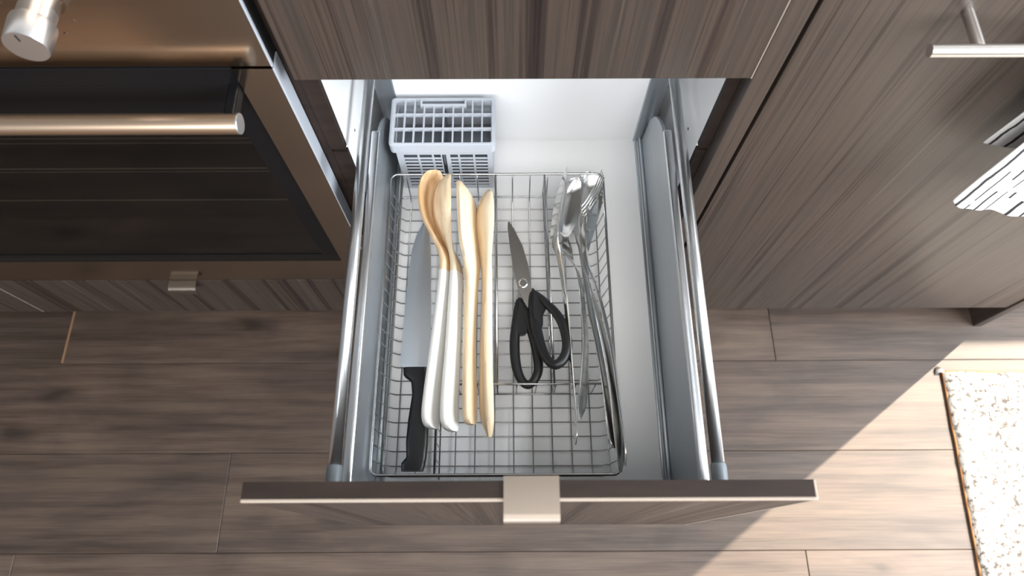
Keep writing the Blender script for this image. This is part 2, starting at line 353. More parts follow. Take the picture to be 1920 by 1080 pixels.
# tab pull: plate over the top edge with a rounded lip in front
pr_ = [(-0.4110, 0.7521), (-0.4110, 0.7545)]
for i in range(9):
    a = math.pi / 2 * i / 8; pr_.append((-0.4420 - 0.0095 * math.sin(a), 0.7450 + 0.0095 * math.cos(a)))
pr_ += [(-0.4515, 0.7300), (-0.4493, 0.7300)]
for i in range(9):
    a = math.pi / 2 * (1 - i / 8); pr_.append((-0.4420 - 0.0073 * math.sin(a), 0.7450 + 0.0073 * math.cos(a)))
obj('tab_pull', prism(bmesh.new(), pr_, -0.0075, 0.0408, 'x'), 'nickel', dr, smooth=0.6)
obj('back_panel', B_(DX - 0.1885, DX + 0.1885, YB, YB + 0.016, BZ, 0.575), 'white_board', dr)
for s_ in (-1, 1):
    X = lambda a: DX + s_ * a
    sx = lambda a, b: (min(X(a), X(b)), max(X(a), X(b)))
    # stepped ledge where the base meets the wall
    bm = bmesh.new(); a, b = sx(0.1905, 0.1945); box(bm, a, b, YF, YB, BZ, BZ + 0.0035, 0.0009)
    a, b = sx(0.1965, 0.2015); box(bm, a, b, YF, YB, BZ - 0.001, BZ + 0.010, 0.0015)
    obj('base_ledge', bm, 'alu', dr, smooth=0.6)
    # wall: tall at the front, rounded down towards its rear end
    out_ = [(YF, BZ - 0.014), (YF, 0.552), (0.060, 0.552)]
    for i in range(1, 9):
        a = math.pi / 2 * i / 8; out_.append((0.060 + 0.100 * math.sin(a), 0.445 + 0.107 * math.cos(a)))
    out_ += [(0.168, 0.405), (0.170, BZ - 0.014)]
    a, b = sx(0.2015, 0.2065)
    obj('side_wall', prism(bmesh.new(), out_, a, b, 'x', 0.0008), 'alu', dr)
    a, b = sx(0.2005, 0.2125)
    obj('wall_top_rail', B_(a, b, YF, 0.085, 0.546, 0.556, 0.003, 3), 'alu_tube', dr, smooth=0.6)
    a, b = sx(0.2065, 0.2150)
    obj('runner', B_(a, b, YF + 0.01, 0.30, BZ - 0.014, 0.446, 0.001), 'alu', dr)
    obj('gallery_rail', T_([(X(0.2068), -0.392, 0.612), (X(0.2068), 0.188, 0.612)], 0.0071, 20), 'alu_tube', dr, smooth=True)
    cp = bmesh.new(); lathe(cp, [(0.0, 0), (0.0082, 0), (0.0086, 0.002), (0.0086, 0.028), (0.0078, 0.031), (0.0, 0.031)], (X(0.2068), YF, 0.612), (0, 1, 0), 20)
    obj('rail_cap', cp, 'cap', dr, smooth=0.6)
    a, b = sx(0.1885, 0.2165)
    obj('back_bracket', B_(a, b, YB - 0.003, YB + 0.017, BZ - 0.01, 0.625, 0.0015), 'alu', dr)

# ================================================================ OVEN
ov = root('oven', 'stainless steel built-in oven with dark glass door and long bar handle', 'oven', (-0.62, 0.28, 0.212))
OX0, OX1 = -0.998, -0.2488
obj('body', B_(OX0 + 0.02, OX1 - 0.012, 0.30, 0.58, 0.214, 0.92), 'black_matte', ov)
bm = bmesh.new()
box(bm, OX0 + 0.02, OX1 - 0.012, 0.024, 0.30, 0.214, 0.222); box(bm, OX0 + 0.02, OX1 - 0.012, 0.024, 0.30, 0.80, 0.808)
box(bm, OX0 + 0.02, OX0 + 0.03, 0.024, 0.30, 0.222, 0.80); box(bm, OX1 - 0.022, OX1 - 0.012, 0.024, 0.30, 0.222, 0.80)
obj('cavity', bm, 'cavity', ov)
obj('control_panel', B_(OX0, OX1, 0.0, 0.024, 0.7905, 0.926, 0.0012), 'steel', ov)
# door frame: four mitred bars in one frame
bm = bmesh.new()
GX0, GX1, GZ0, GZ1 = -0.954, -0.2925, 0.2945, 0.7872
def quadbar(bm, pts, y0, y1): prism(bm, pts, y0, y1, 'y')
quadbar(bm, [(OX0, 0.2132), (OX1, 0.2132), (GX1, GZ0), (GX0, GZ0)], 0.0, 0.022)
quadbar(bm, [(OX1, 0.2132), (OX1, GZ1), (GX1, GZ1), (GX1, GZ0)], 0.0, 0.022)
quadbar(bm, [(OX0, 0.2132), (GX0, GZ0), (GX0, GZ1), (OX0, GZ1)], 0.0, 0.022)
bmesh.ops.remove_doubles(bm, verts=bm.verts, dist=1e-5)
fr_o = obj('door_frame', bm, 'steel', ov)
obj('frame_edge', B_(OX1 - 0.0006, OX1 + 0.0012, -0.0005, 0.0225, 0.2132, 0.7880, 0.0004), 'lit_steel_side', ov, label='side edge of the door, coloured bright as if lit')
obj('panel_edge', B_(OX1 - 0.0006, OX1 + 0.0010, -0.0005, 0.0040, 0.7905, 0.926, 0.0004), 'lit_steel_side', ov, label='side edge of the control panel, coloured bright as if lit')
obj('panel_side_shade', B_(OX1 - 0.0006, OX1 + 0.0008, 0.0042, 0.0240, 0.7905, 0.926), 'black_matte', ov, label='black strip painting the shade beside the control panel')  # black colour stands for shade in the narrow gap
obj('top_trim', B_(GX0, GX1, 0.0015, 0.012, 0.758, GZ1, 0.002), 'black', ov)
bm = bmesh.new()
box(bm, GX0, GX1, 0.0035, 0.0075, GZ0, 0.3150); box(bm, -0.3215, GX1, 0.0035, 0.0075, 0.3150, 0.758); box(bm, GX0, GX0 + 0.029, 0.0035, 0.0075, 0.3150, 0.758); box(bm, GX0 + 0.029, -0.3215, 0.0035, 0.0075, 0.675, 0.758)
obj('glass_border', bm, 'black', ov)
obj('glass_pane', B_(GX0 + 0.029, -0.3215, 0.0045, 0.0075, 0.3150, 0.675), 'glass', ov)
for z_ in ((-0.5085,0.0120,0.5745)[2], (-0.5532,0.0120,0.4886)[2]):
    bm = bmesh.new(); tube(bm, [(-0.93, 0.012, z_), (-0.285, 0.012, z_)], 0.0013, 8)
    for y_ in (0.06, 0.11, 0.16, 0.21, 0.26): tube(bm, [(-0.93, y_, z_), (-0.285, y_, z_)], 0.0010, 6)
    for x_ in (-0.93, -0.285): tube(bm, [(x_, 0.012, z_ - 0.002), (x_, 0.28, z_ - 0.002)], 0.0016, 6)
    obj('rack', bm, 'rack', ov)
hd = obj('door_handle', T_([(-0.955, -0.044, 0.753), (-0.2905, -0.044, 0.753)], 0.0113, 28), 'bronze', ov, smooth=0.6)
for x_ in (-0.2905, -0.955):
    s_ = 1 if x_ > -0.5 else -1
    obj('end_cap', lathe(bmesh.new(), [(0.0113, -0.001), (0.0115, 0.0), (0.0112, 0.0012), (0.0, 0.0014)], (x_, -0.044, 0.753), (s_, 0, 0), 28), 'knob_metal', hd, smooth=0.6)
for x_ in (-0.300, -0.945): obj('bracket', B_(x_ - 0.006, x_ + 0.006, -0.044, 0.0045, 0.746, 0.762, 0.002), 'black', hd)
# knob with stem and printed symbols around it
kc = (-0.4425, 0.0, 0.868)
kb = obj('knob', lathe(bmesh.new(), [(0.0, 0.0), (0.0165, 0.0), (0.0165, 0.014), (0.0196, 0.015), (0.0199, 0.017), (0.0192, 0.040), (0.0186, 0.0418), (0.0, 0.042)], kc, (0, -1, 0), 48), 'knob_metal', ov, smooth=0.5)
obj('pointer_mark', B_(kc[0] - 0.0006, kc[0] + 0.0006, -0.0423, -0.0415, 0.876, 0.8835), 'black', kb)
def mark(pts): obj('printed_symbol', T_([(x, -0.0003, z) for x, z in pts], 0.0006, 6), 'print', ov)
for a_ in (20, 68, 112, 160, 200, 250, 290, 335):
    a = math.radians(a_); cx, cz = kc[0] + 0.030 * math.cos(a), kc[2] + 0.030 * math.sin(a)
    mark([(cx - 0.003, cz), (cx, cz + 0.0025), (cx + 0.003, cz), (cx, cz - 0.0025), (cx - 0.003, cz)])

# ---- wooden drawer under the oven and its left neighbour
ud = root('oven_base_drawer', 'low walnut drawer front with small tab pull beneath the oven', 'drawer', (-0.61, 0.03, FZ))
obj('front_panel', B_(-0.9680, -0.2520, 0.0, 0.0175, 0.0435, 0.2085, 0.0008), 'laminate', ud)
obj('edge_band_glint', B_(-0.9692, -0.9676, -0.0006, 0.0175, 0.0435, 0.2085, 0.0003), 'band', ud, label='pale edge band with painted highlight')
pr_ = [(0.012, 0.2087), (0.012, 0.2105)]
for i in range(9):
    a = math.pi / 2 * i / 8; pr_.append((-0.012 - 0.008 * math.sin(a), 0.2025 + 0.008 * math.cos(a)))
pr_ += [(-0.020, 0.190), (-0.0185, 0.190)]
for i in range(9):
    a = math.pi / 2 * (1 - i / 8); pr_.append((-0.012 - 0.0065 * math.sin(a), 0.2025 + 0.0065 * math.cos(a)))
obj('tab_pull', prism(bmesh.new(), pr_, -0.6295, -0.5795, 'x'), 'nickel', ud, smooth=0.6)
obj('box', B_(-0.95, -0.27, 0.0175, 0.5, 0.05, 0.20), 'laminate_dark', ud)
obj('plinth', B_(-1.0, -0.2485, 0.06, 0.078, FZ, 0.0435), 'laminate_dark', ud)
nb_ = root('corner_cabinet', 'walnut cabinet front left of the low oven drawer, at the photo edge', 'cabinet', (-1.30, 0.03, FZ))
obj('door', B_(-1.62, -0.9735, 0.0, 0.0175, 0.0435, 0.2085, 0.0008), 'laminate', nb_)
obj('door', B_(-1.62, -1.002, 0.0, 0.0175, 0.212, 0.926, 0.0008), 'laminate', nb_)
obj('carcass', B_(-1.62, -1.002, 0.0175, 0.60, 0.0435, 0.928), 'laminate_dark', nb_)
obj('plinth', B_(-1.62, -1.0, 0.06, 0.078, FZ, 0.0435), 'laminate_dark', nb_)

# ================================================================ RIGHT CABINET
rc = root('end_cabinet', 'walnut cabinet with one wide door, long bar handle and hanging dish towel', 'cabinet', (0.66, 0.30, FZ))
obj('door', B_(0.2895, 1.0270, 0.0, 0.0175, 0.0425, 0.926, 0.0008), 'laminate', rc)
obj('carcass', B_(0.2880, 1.0270, 0.019, 0.60, 0.0435, 0.928), 'laminate_dark', rc)
obj('plinth', B_(0.2860, 1.0290, 0.06, 0.078, FZ, 0.0435), 'laminate_dark', rc)
obj('end_panel', B_(1.0290, 1.0475, -0.0030, 0.62, FZ, 0.928, 0.001), 'laminate', rc)
hb = obj('bar_handle', T_([(0.386, -0.045, 0.8626), (0.930, -0.045, 0.8626)], 0.0060, 20), 'handle_metal', rc, smooth=0.6)
for x_ in (0.4325, 0.8835): obj('post', T_([(x_, -0.045, 0.8626), (x_, 0.001, 0.8626)], 0.0055, 16), 'handle_metal', hb, smooth=0.6)
wt = obj('worktop', B_(-1.64, 1.0490, -0.0035, 0.638, 0.9285, 0.962, 0.002), 'counter', None, (0, 0.3, 0.9285))
tag(wt, 'pale worktop running along the top of the cabinets and oven', 'worktop')

# ================================================================ WIRE TRAY
ZB, ZR = 0.4035, 0.472
tr_ = root('wire_cutlery_tray', 'chrome wire mesh cutlery tray divided into compartments inside the drawer', 'tray', (-0.02, -0.158, BZ))
TX0, TX1, TY0, TY1 = -0.1815, 0.1392, -0.3790, 0.0632
bx0, bx1, by0, by1 = -0.1745, 0.1315, -0.3720, 0.0570
def rrect(x0, x1, y0, y1, r, z, n=5):
    o = []
    for cx, cy, a0 in ((x1 - r, y1 - r, 0), (x0 + r, y1 - r, 90), (x0 + r, y0 + r, 180), (x1 - r, y0 + r, 270)):
        for i in range(n + 1):
            a = math.radians(a0 + 90 * i / n); o.append((cx + r * math.cos(a), cy + r * math.sin(a), z))
    return o
obj('rim', T_(rrect(TX0, TX1, TY0, TY1, 0.010, ZR), 0.0020, 8, True), 'wire', tr_, smooth=True)
obj('base_ring', T_(rrect(bx0 - 0.002, bx1 + 0.002, by0 - 0.002, by1 + 0.002, 0.010, ZB + 0.006), 0.0012, 6, True), 'wire', tr_, smooth=True)
WR = 0.00092
ys = [0.0395 - 0.01995 * i for i in range(21)]
xs = [-0.1595 + 0.02697 * i for i in range(11)]
for y in ys:
    if y < by0 + 0.004: continue
    obj('cross_wire', T_([(TX0, y, ZR), (TX0 + 0.001, y, ZR - 0.010), (bx0 - 0.001, y, ZB + 0.012), (bx0 + 0.008, y, ZB), (bx1 - 0.008, y, ZB), (bx1 + 0.001, y, ZB + 0.012), (TX1 - 0.001, y, ZR - 0.010), (TX1, y, ZR)], WR, 6), 'wire', tr_, smooth=True)
for x in xs:
    obj('long_wire', T_([(x, TY0, ZR), (x, by0 - 0.001, ZB + 0.012), (x, by0 + 0.007, ZB + 0.0016), (x, by1 - 0.007, ZB + 0.0016), (x, by1 + 0.001, ZB + 0.012), (x, TY1, ZR)], WR, 6), 'wire', tr_, smooth=True)
def divider(p0, p1, n, rtop=0.0016):
    d_ = obj('divider', T_([p0, p1], rtop, 8), 'wire', tr_, smooth=True)
    a, b = Vector(p0), Vector(p1)
    bm = bmesh.new()
    lo = Vector((0, 0, -0.060))
    tube(bm, [a + lo, b + lo], 0.0011, 6)
    for i in range(n + 1):
        q = a.lerp(b, i / n); tube(bm, [q, q + lo], WR, 6)
    obj('upright_wire', bm, 'wire', d_, smooth=True, kind='stuff')
divider((-0.0995, TY1, ZR), (-0.0995, TY0, ZR), 21)
divider((-0.0230, TY1, ZR), (-0.0200, -0.2612, ZR), 16)
divider((0.0510, TY1, ZR), (0.0572, -0.2612, ZR), 16)
divider((-0.0995, -0.2612, ZR), (TX1, -0.2612, ZR), 9)

# ================================================================ DISHWASHER CUTLERY BASKET
db = root('dishwasher_cutlery_basket', 'light grey plastic dishwasher cutlery basket with gridded lid behind the tray', 'basket', (-0.10, 0.12, BZ))
X0, X1, Y0, Y1 = -0.1700, -0.0275, 0.0810, 0.1590; ZL = 0.517
bm = bmesh.new(); t = 0.002
box(bm, X0, X1, Y0, Y1, BZ + 0.0005, BZ + 0.004)                              # bottom
box(bm, X0, X0 + t, Y0, Y1, BZ + 0.004, ZL); box(bm, X1 - t, X1, Y0, Y1, BZ + 0.004, ZL); box(bm, X0 + t, X1 - t, Y1 - t, Y1, BZ + 0.004, ZL)
# front wall as a lattice: solid top band, bars with five rows of slots
def fbox(xa, xb, za, zb): box(bm, xa, xb, Y0, Y0 + 0.0011, za, zb)
fbox(X0 + t, X1 - t, 0.4985, ZL)
cxm = (X0 + X1) / 2 - 0.001
colx = [X0 + t, -0.1595, -0.1370, -0.1140, -0.1035, cxm - 0.0033]
colr = [cxm + 0.0033, -0.0905, -0.0790, -0.0565, -0.0355, X1 - t]
vb = [(X0 + t, -0.1600), (-0.1395, -0.1365), (-0.1180, -0.1150), (-0.1045, cxm - 0.0030), (cxm + 0.0030, -0.0905), (-0.0790, -0.0760), (-0.0565, -0.0535), (-0.0350, X1 - t)]
for a, b in vb: fbox(a, b, BZ + 0.004, 0.4985)
zz = 0.4985
while zz > BZ + 0.016:
    zz -= 0.0090
    for a, b in zip(vb, vb[1:]):
        if abs((a[1] + b[0]) / 2 - cxm) < 0.003: continue
        fbox(a[1], b[0], zz - 0.0034, zz)
obj('body', bm, 'plastic', db)
obj('inner_divider', B_(cxm - 0.001, cxm + 0.001, Y0 + t, Y1 - t, 0.4680, 0.508), 'plastic_in', db)
obj('liner', B_(X0 + 0.0025, X1 - 0.0025, Y0 + 0.010, Y0 + 0.011, BZ + 0.004, 0.466), 'slot', db)  # added dark sheet; its colour gives the shade behind the slots
obj('liner', B_(X0 + 0.0025, X1 - 0.0025, Y0 + 0.010, Y1 - 0.003, 0.466, 0.4675), 'plastic_in', db)
# lid: collar, frame, bars
lx0, lx1, ly0, ly1 = -0.1772, -0.0228, 0.0775, 0.1625; lz0, lz1 = 0.509, 0.5265
bm = bmesh.new()
rim_o = rrect(lx0, lx1, ly0, ly1, 0.006, 0, 4); rim_i = rrect(lx0 + 0.0065, lx1 - 0.0050, ly0 + 0.0050, ly1 - 0.0050, 0.003, 0, 4)
def ringwall(bm, A, Bq, z0, z1):
    n = len(A)
    va = [[bm.verts.new((p[0], p[1], z)) for p in A] for z in (z0, z1)]; vb_ = [[bm.verts.new((p[0], p[1], z)) for p in Bq] for z in (z0, z1)]
    for i in range(n):
        j = (i + 1) % n
        bm.faces.new((va[0][i], va[0][j], va[1][j], va[1][i])); bm.faces.new((vb_[0][i], vb_[1][i], vb_[1][j], vb_[0][j]))
        bm.faces.new((va[1][i], va[1][j], vb_[1][j], vb_[1][i])); bm.faces.new((va[0][i], vb_[0][i], vb_[0][j], va[0][j]))
ringwall(bm, rim_o, rim_i, lz0, lz1)
rim_a = rrect(lx0 + 0.0025, lx1 - 0.002, ly0 + 0.0022, ly1 - 0.0022, 0.004, 0, 4)
ringwall(bm, rim_a, rim_i, lz1, lz1 + 0.0015)
lid = obj('lid', bm, 'plastic', db)
ix0, ix1, iy0, iy1 = lx0 + 0.0065, lx1 - 0.0050, ly0 + 0.0050, ly1 - 0.0050
for i in range(1, 10):
    x = ix0 + (ix1 - ix0) * i / 10; ye = iy1 - (0.0085 if 3 <= i <= 7 else 0)
    obj('lid_bar', B_(x - 0.0011, x + 0.0011, iy0 - 0.001, ye, lz1 - 0.005, lz1 + 0.0008), 'plastic', lid)
for i in range(1, 3):
    y = iy0 + (iy1 - iy0) * i / 3
    obj('lid_bar', B_(ix0 - 0.001, ix1 + 0.001, y - 0.0013, y + 0.0013, lz1 - 0.005, lz1 + 0.0010), 'plastic', lid)
hx0, hx1 = ix0 + (ix1 - ix0) * 0.255, ix0 + (ix1 - ix0) * 0.735
bm = bmesh.new(); box(bm, hx0, hx1, iy1 - 0.0105, iy1 - 0.0075, lz1 - 0.006, lz1 + 0.0025, 0.0006); box(bm, hx0, hx0 + 0.003, iy1 - 0.008, iy1 + 0.001, lz1 - 0.006, lz1 + 0.0025, 0.0006); box(bm, hx1 - 0.003, hx1, iy1 - 0.008, iy1 + 0.001, lz1 - 0.006, lz1 + 0.0025, 0.0006)
obj('latch', bm, 'plastic', lid)
obj('latch_recess', B_(hx0 + 0.003, hx1 - 0.003, iy1 - 0.0078, iy1 + 0.001, lz1 - 0.006, lz1 - 0.002), 'plastic_in', lid)

# ================================================================ CHEF'S KNIFE
kn = root('chef_knife', 'chef knife with wide steel blade and black handle on the tray base', 'knife', (-0.1419,-0.2224,0.4120))
Zk = 0.424
tip = (-0.1336,0.0103,0.4240)
edge = [(-0.1442,-0.0109,0.4240), (-0.1517,-0.0416,0.4240), (-0.1551,-0.0857,0.4240), (-0.1574,-0.1450,0.4240), (-0.1589,-0.2019,0.4240), (-0.1596,-0.2161,0.4240), (-0.1561,-0.2248,0.4240)]
spine = [(-0.1166,-0.2249,0.4240), (-0.1179,-0.1535,0.4240), (-0.1206,-0.0858,0.4240), (-0.1224,-0.0418,0.4240), (-0.1261,-0.0110,0.4240)]
def poly_at(poly, y):
    for a, b in zip(poly, poly[1:]):
        if (a[1] - y) * (b[1] - y) <= 0 and abs(a[1] - b[1]) > 1e-9:
            t_ = (y - a[1]) / (b[1] - a[1]); return a[0] + (b[0] - a[0]) * t_
    return poly[-1][0]
ylist = [tip[1] - 0.0006 - (tip[1] - edge[-1][1] - 0.0012) * (i / 30) for i in range(31)]
le = [tip] + edge; ri = [tip] + spine[::-1]
bm = bmesh.new(); cols_ = []
for y in ylist:
    a_, b_ = poly_at(le, y), max(poly_at(ri, y), poly_at(le, y) + 0.0004)
    cols_.append([(a_, 0.00008), (a_ + (b_ - a_) * 0.40, 0.00125), (a_ + (b_ - a_) * 0.62, 0.00150), (b_, 0.00120)])
ringsk = [[bm.verts.new((x, y, Zk + h)) for x, h in c] + [bm.verts.new((x, y, Zk - h)) for x, h in c[::-1]] for c, y in zip(cols_, ylist)]
for A, Bq in zip(ringsk, ringsk[1:]):
    for j in range(8): bm.faces.new((A[j], A[(j + 1) % 8], Bq[(j + 1) % 8], Bq[j]))
bm.faces.new(ringsk[0]); bm.faces.new(ringsk[-1][::-1])
obj('blade', bm, 'blade', kn)
hl = [(-0.1545,-0.2256,0.4240), (-0.1531,-0.2380,0.4240), (-0.1421,-0.2458,0.4240), (-0.1397,-0.2641,0.4240), (-0.1437,-0.3014,0.4240), (-0.1451,-0.3305,0.4240), (-0.1433,-0.3505,0.4240), (-0.1501,-0.3582,0.4240), (-0.1495,-0.3687,0.4240)]
hr = [(-0.1211,-0.2257,0.4240), (-0.1203,-0.2459,0.4240), (-0.1187,-0.2642,0.4240), (-0.1163,-0.2867,0.4240), (-0.1146,-0.3089,0.4240), (-0.1145,-0.3306,0.4240), (-0.1158,-0.3506,0.4240), (-0.1175,-0.3619,0.4240), (-0.1200,-0.3702,0.4240)]
bm = bmesh.new(); rings = []
yl = [hl[0][1] - (hl[0][1] - hl[-1][1]) * i / 40 for i in range(41)]
for i, y in enumerate(yl):
    a, b = poly_at(hl, y), poly_at(hr, y) if y >= hr[-1][1] else hr[-1][0]
    cx, hw = (a + b) / 2, (b - a) / 2; th = 0.0085 * (0.8 + 0.2 * math.sin(i / 40 * 3.1)); rings.append([bm.verts.new((cx + hw * abs(math.cos(q)) ** 0.6 * math.copysign(1, math.cos(q)), y, Zk + th * abs(math.sin(q)) ** 0.75 * math.copysign(1, math.sin(q)))) for q in (2 * math.pi * j / 20 for j in range(20))])
for A, Bq in zip(rings, rings[1:]):
    for j in range(20): bm.faces.new((A[j], A[(j + 1) % 20], Bq[(j + 1) % 20], Bq[j]))
bm.faces.new(rings[0]); bm.faces.new(rings[-1][::-1])
obj('handle', bm, 'rubber_dark', kn, smooth=0.7)

# ================================================================ WOODEN SPOONS
def spoon(name, label, st, split, mats, group='wooden utensils in the tray', sub=8, nu=10):
    rows = stations(st, sub); t_ = root(name, label, 'spatula' if 'spatula' in name else 'spoon', st[-1][0], group)
    if split is None:
        obj('utensil', blade_loft(rows, nu), mats[0], t_, smooth=0.9)
        return t_
    k_ = split * sub
    obj('bowl', blade_loft(rows[:k_ + 1], nu), mats[0], t_, smooth=0.9)
    obj('handle', blade_loft(rows[k_:], nu), mats[1], t_, smooth=0.9)
    return t_
z = 0.487
spoon('wooden_spoon', 'wooden spoon with white painted handle, leftmost, its hollow bowl facing right', [
    ((-0.1092,0.0602,0.4860), 0.003, 0.005, 50, 0.000), ((-0.1108,0.0581,0.4850), 0.0105, 0.0065, 50, 0.001), ((-0.1131,0.0523,0.4840), 0.0180, 0.007, 50, 0.004), ((-0.1159,0.0379,0.4820), 0.0250, 0.007, 50, 0.008), ((-0.1159,0.0129,0.4800), 0.0278, 0.007, 50, 0.011),
    ((-0.1125,-0.0163,0.4800), 0.025, 0.007, 50, 0.009), ((-0.1036,-0.0466,0.4800), 0.018, 0.008, 54, 0.005), ((-0.0940,-0.0755,0.4820), 0.0125, 0.009, 58, 0.001), ((-0.0923,-0.1024,0.4830), 0.0125, 0.010, 60, 0),
    ((-0.0953,-0.1595,0.4860), 0.0135, 0.0105, 62, 0), ((-0.0995,-0.2209,0.4880), 0.0150, 0.0105, 62, 0), ((-0.1035,-0.2790,0.4890), 0.0165, 0.0105, 60, 0), ((-0.1045,-0.3068,0.4890), 0.0165, 0.0105, 58, 0), ((-0.1033,-0.3192,0.4890), 0.0120, 0.0100, 56, 0), ((-0.1011,-0.3233,0.4890), 0.005, 0.008, 55, 0)], 8, ('beech_warm', 'paint'))
spoon('wooden_spoon', 'wooden spoon with white painted handle, second from the left, bowl back turned up', [
    ((-0.0918,0.0504,0.4900), 0.003, 0.005, 112, 0.000), ((-0.0941,0.0476,0.4900), 0.0105, 0.0065, 114, 0.001), ((-0.0963,0.0410,0.4890), 0.0180, 0.007, 115, 0.004), ((-0.0992,0.0259,0.4870), 0.0250, 0.007, 116, 0.008), ((-0.0993,0.0012,0.4850), 0.0275, 0.007, 116, 0.010),
    ((-0.0965,-0.0256,0.4810), 0.025, 0.007, 112, 0.009), ((-0.0887,-0.0532,0.4810), 0.018, 0.008, 98, 0.005), ((-0.0801,-0.0819,0.4830), 0.0125, 0.009, 75, 0.001), ((-0.0771,-0.1045,0.4840), 0.0125, 0.010, 64, 0),
    ((-0.0776,-0.1599,0.4870), 0.0135, 0.0105, 62, 0), ((-0.0787,-0.2213,0.4890), 0.0150, 0.0105, 62, 0), ((-0.0805,-0.2793,0.4900), 0.0165, 0.0105, 60, 0), ((-0.0802,-0.3106,0.4900), 0.0165, 0.0105, 58, 0), ((-0.0785,-0.3229,0.4900), 0.0120, 0.0100, 56, 0), ((-0.0763,-0.3269,0.4900), 0.005, 0.008, 55, 0)], 8, ('beech', 'paint'))
spoon('wooden_spatula', 'plain wooden spatula with flat slanted blade between the spoons', [
    ((-0.0758,0.0299,0.5060), 0.003, 0.008, 62, 0), ((-0.0698,0.0200,0.5000), 0.014, 0.010, 62, 0), ((-0.0645,0.0045,0.4930), 0.0235, 0.011, 62, 0), ((-0.0623,-0.0314,0.4920), 0.0240, 0.011, 62, 0), ((-0.0594,-0.0653,0.4920), 0.0230, 0.011, 62, 0), ((-0.0559,-0.0933,0.4900), 0.0185, 0.011, 62, 0), ((-0.0555,-0.1213,0.4890), 0.0125, 0.011, 62, 0),
    ((-0.0567,-0.1762,0.4890), 0.0105, 0.0105, 62, 0), ((-0.0563,-0.2361,0.4890), 0.0115, 0.0105, 62, 0), ((-0.0546,-0.2864,0.4900), 0.0125, 0.0105, 60, 0), ((-0.0541,-0.3107,0.4900), 0.0115, 0.0100, 60, 0), ((-0.0533,-0.3182,0.4900), 0.006, 0.008, 60, 0)], None, ('beech',))
spoon('wooden_spoon', 'plain wooden spoon with pointed handle end, rightmost beside the wire divider', [
    ((-0.0322,0.0250,0.4880), 0.004, 0.006, 118, 0), ((-0.0354,0.0154,0.4860), 0.016, 0.007, 118, 0.003), ((-0.0368,-0.0056,0.4840), 0.0235, 0.007, 118, 0.008), ((-0.0365,-0.0356,0.4830), 0.0235, 0.007, 118, 0.009), ((-0.0354,-0.0700,0.4840), 0.018, 0.008, 114, 0.005), ((-0.0342,-0.1121,0.4860), 0.0125, 0.010, 108, 0.001),
    ((-0.0342,-0.1763,0.4890), 0.0120, 0.0115, 106, 0), ((-0.0343,-0.2365,0.4900), 0.0130, 0.0120, 110, 0), ((-0.0331,-0.2865,0.4900), 0.0135, 0.0120, 114, 0), ((-0.0315,-0.3108,0.4900), 0.0120, 0.0110, 114, 0), ((-0.0293,-0.3251,0.4900), 0.0060, 0.0080, 114, 0), ((-0.0285,-0.3346,0.4900), 0.0020, 0.0040, 114, 0)], None, ('beech',))

# ================================================================ SCISSORS
sc = root('kitchen_scissors', 'kitchen scissors with steel blades and black looped handles, closed, in the tray', 'scissors', (0.0170,-0.0935,0.4200))
ZS = 0.452
def sheet(pts, z0, z1, m, name, par, bev=0.0006):
    bm = bmesh.new(); prism(bm, [(p[0], p[1]) for p in pts], z0, z1, 'z', bev)
    return obj(name, bm, m, par)
bl = [(-0.0050,-0.0085,0.4520), (-0.0026,-0.0076,0.4520), (0.0014,-0.0148,0.4520), (0.0131,-0.0423,0.4520), (0.0222,-0.0770,0.4520), (0.0273,-0.1024,0.4520), (0.0294,-0.1216,0.4520), (0.0340,-0.1639,0.4520), (0.0264,-0.1638,0.4520), (0.0192,-0.1396,0.4520), (0.0101,-0.1190,0.4520), (0.0034,-0.0896,0.4520), (-0.0020,-0.0510,0.4520), (-0.0051,-0.0201,0.4520)]
sheet(bl, ZS, ZS + 0.0022, 'scissor_steel', 'blade', sc)
bl2 = [(-0.0026,-0.0097,0.4490), (0.0045,-0.0187,0.4490), (0.0171,-0.0470,0.4490), (0.0254,-0.0800,0.4490), (0.0281,-0.1054,0.4490), (0.0239,-0.1303,0.4490), (0.0121,-0.1627,0.4490), (0.0053,-0.1627,0.4490), (0.0070,-0.1302,0.4490), (0.0126,-0.1053,0.4490), (0.0074,-0.0713,0.4490), (0.0013,-0.0364,0.4490)]
sheet(bl2, ZS - 0.003, ZS - 0.0005, 'scissor_steel', 'blade', sc)
pv = (0.0172,-0.1082,0.4540)
obj('pivot_screw', lathe(bmesh.new(), [(0.0, 0.0), (0.0068, 0.0), (0.0068, 0.0012), (0.0056, 0.002), (0.0050, 0.0014), (0.0, 0.0014)], pv, (0, 0, 1), 28), 'chrome', sc, smooth=0.5)
def grip(path, closed, r, name):
    """smooth closed loop of plastic around a finger hole"""
    P_ = [Vector(p) for p in path]; n = len(P_); o = []; rr = []
    for i in range(n):
        for k_ in range(6):
            t_ = k_ / 6; o.append(tuple(crom(P_[(i - 1) % n], P_[i], P_[(i + 1) % n], P_[(i + 2) % n], t_)))
            rr.append(crom(r[(i - 1) % n], r[i], r[(i + 1) % n], r[(i + 2) % n], t_))
    return tube(bmesh.new(), o, rr, 12, True)
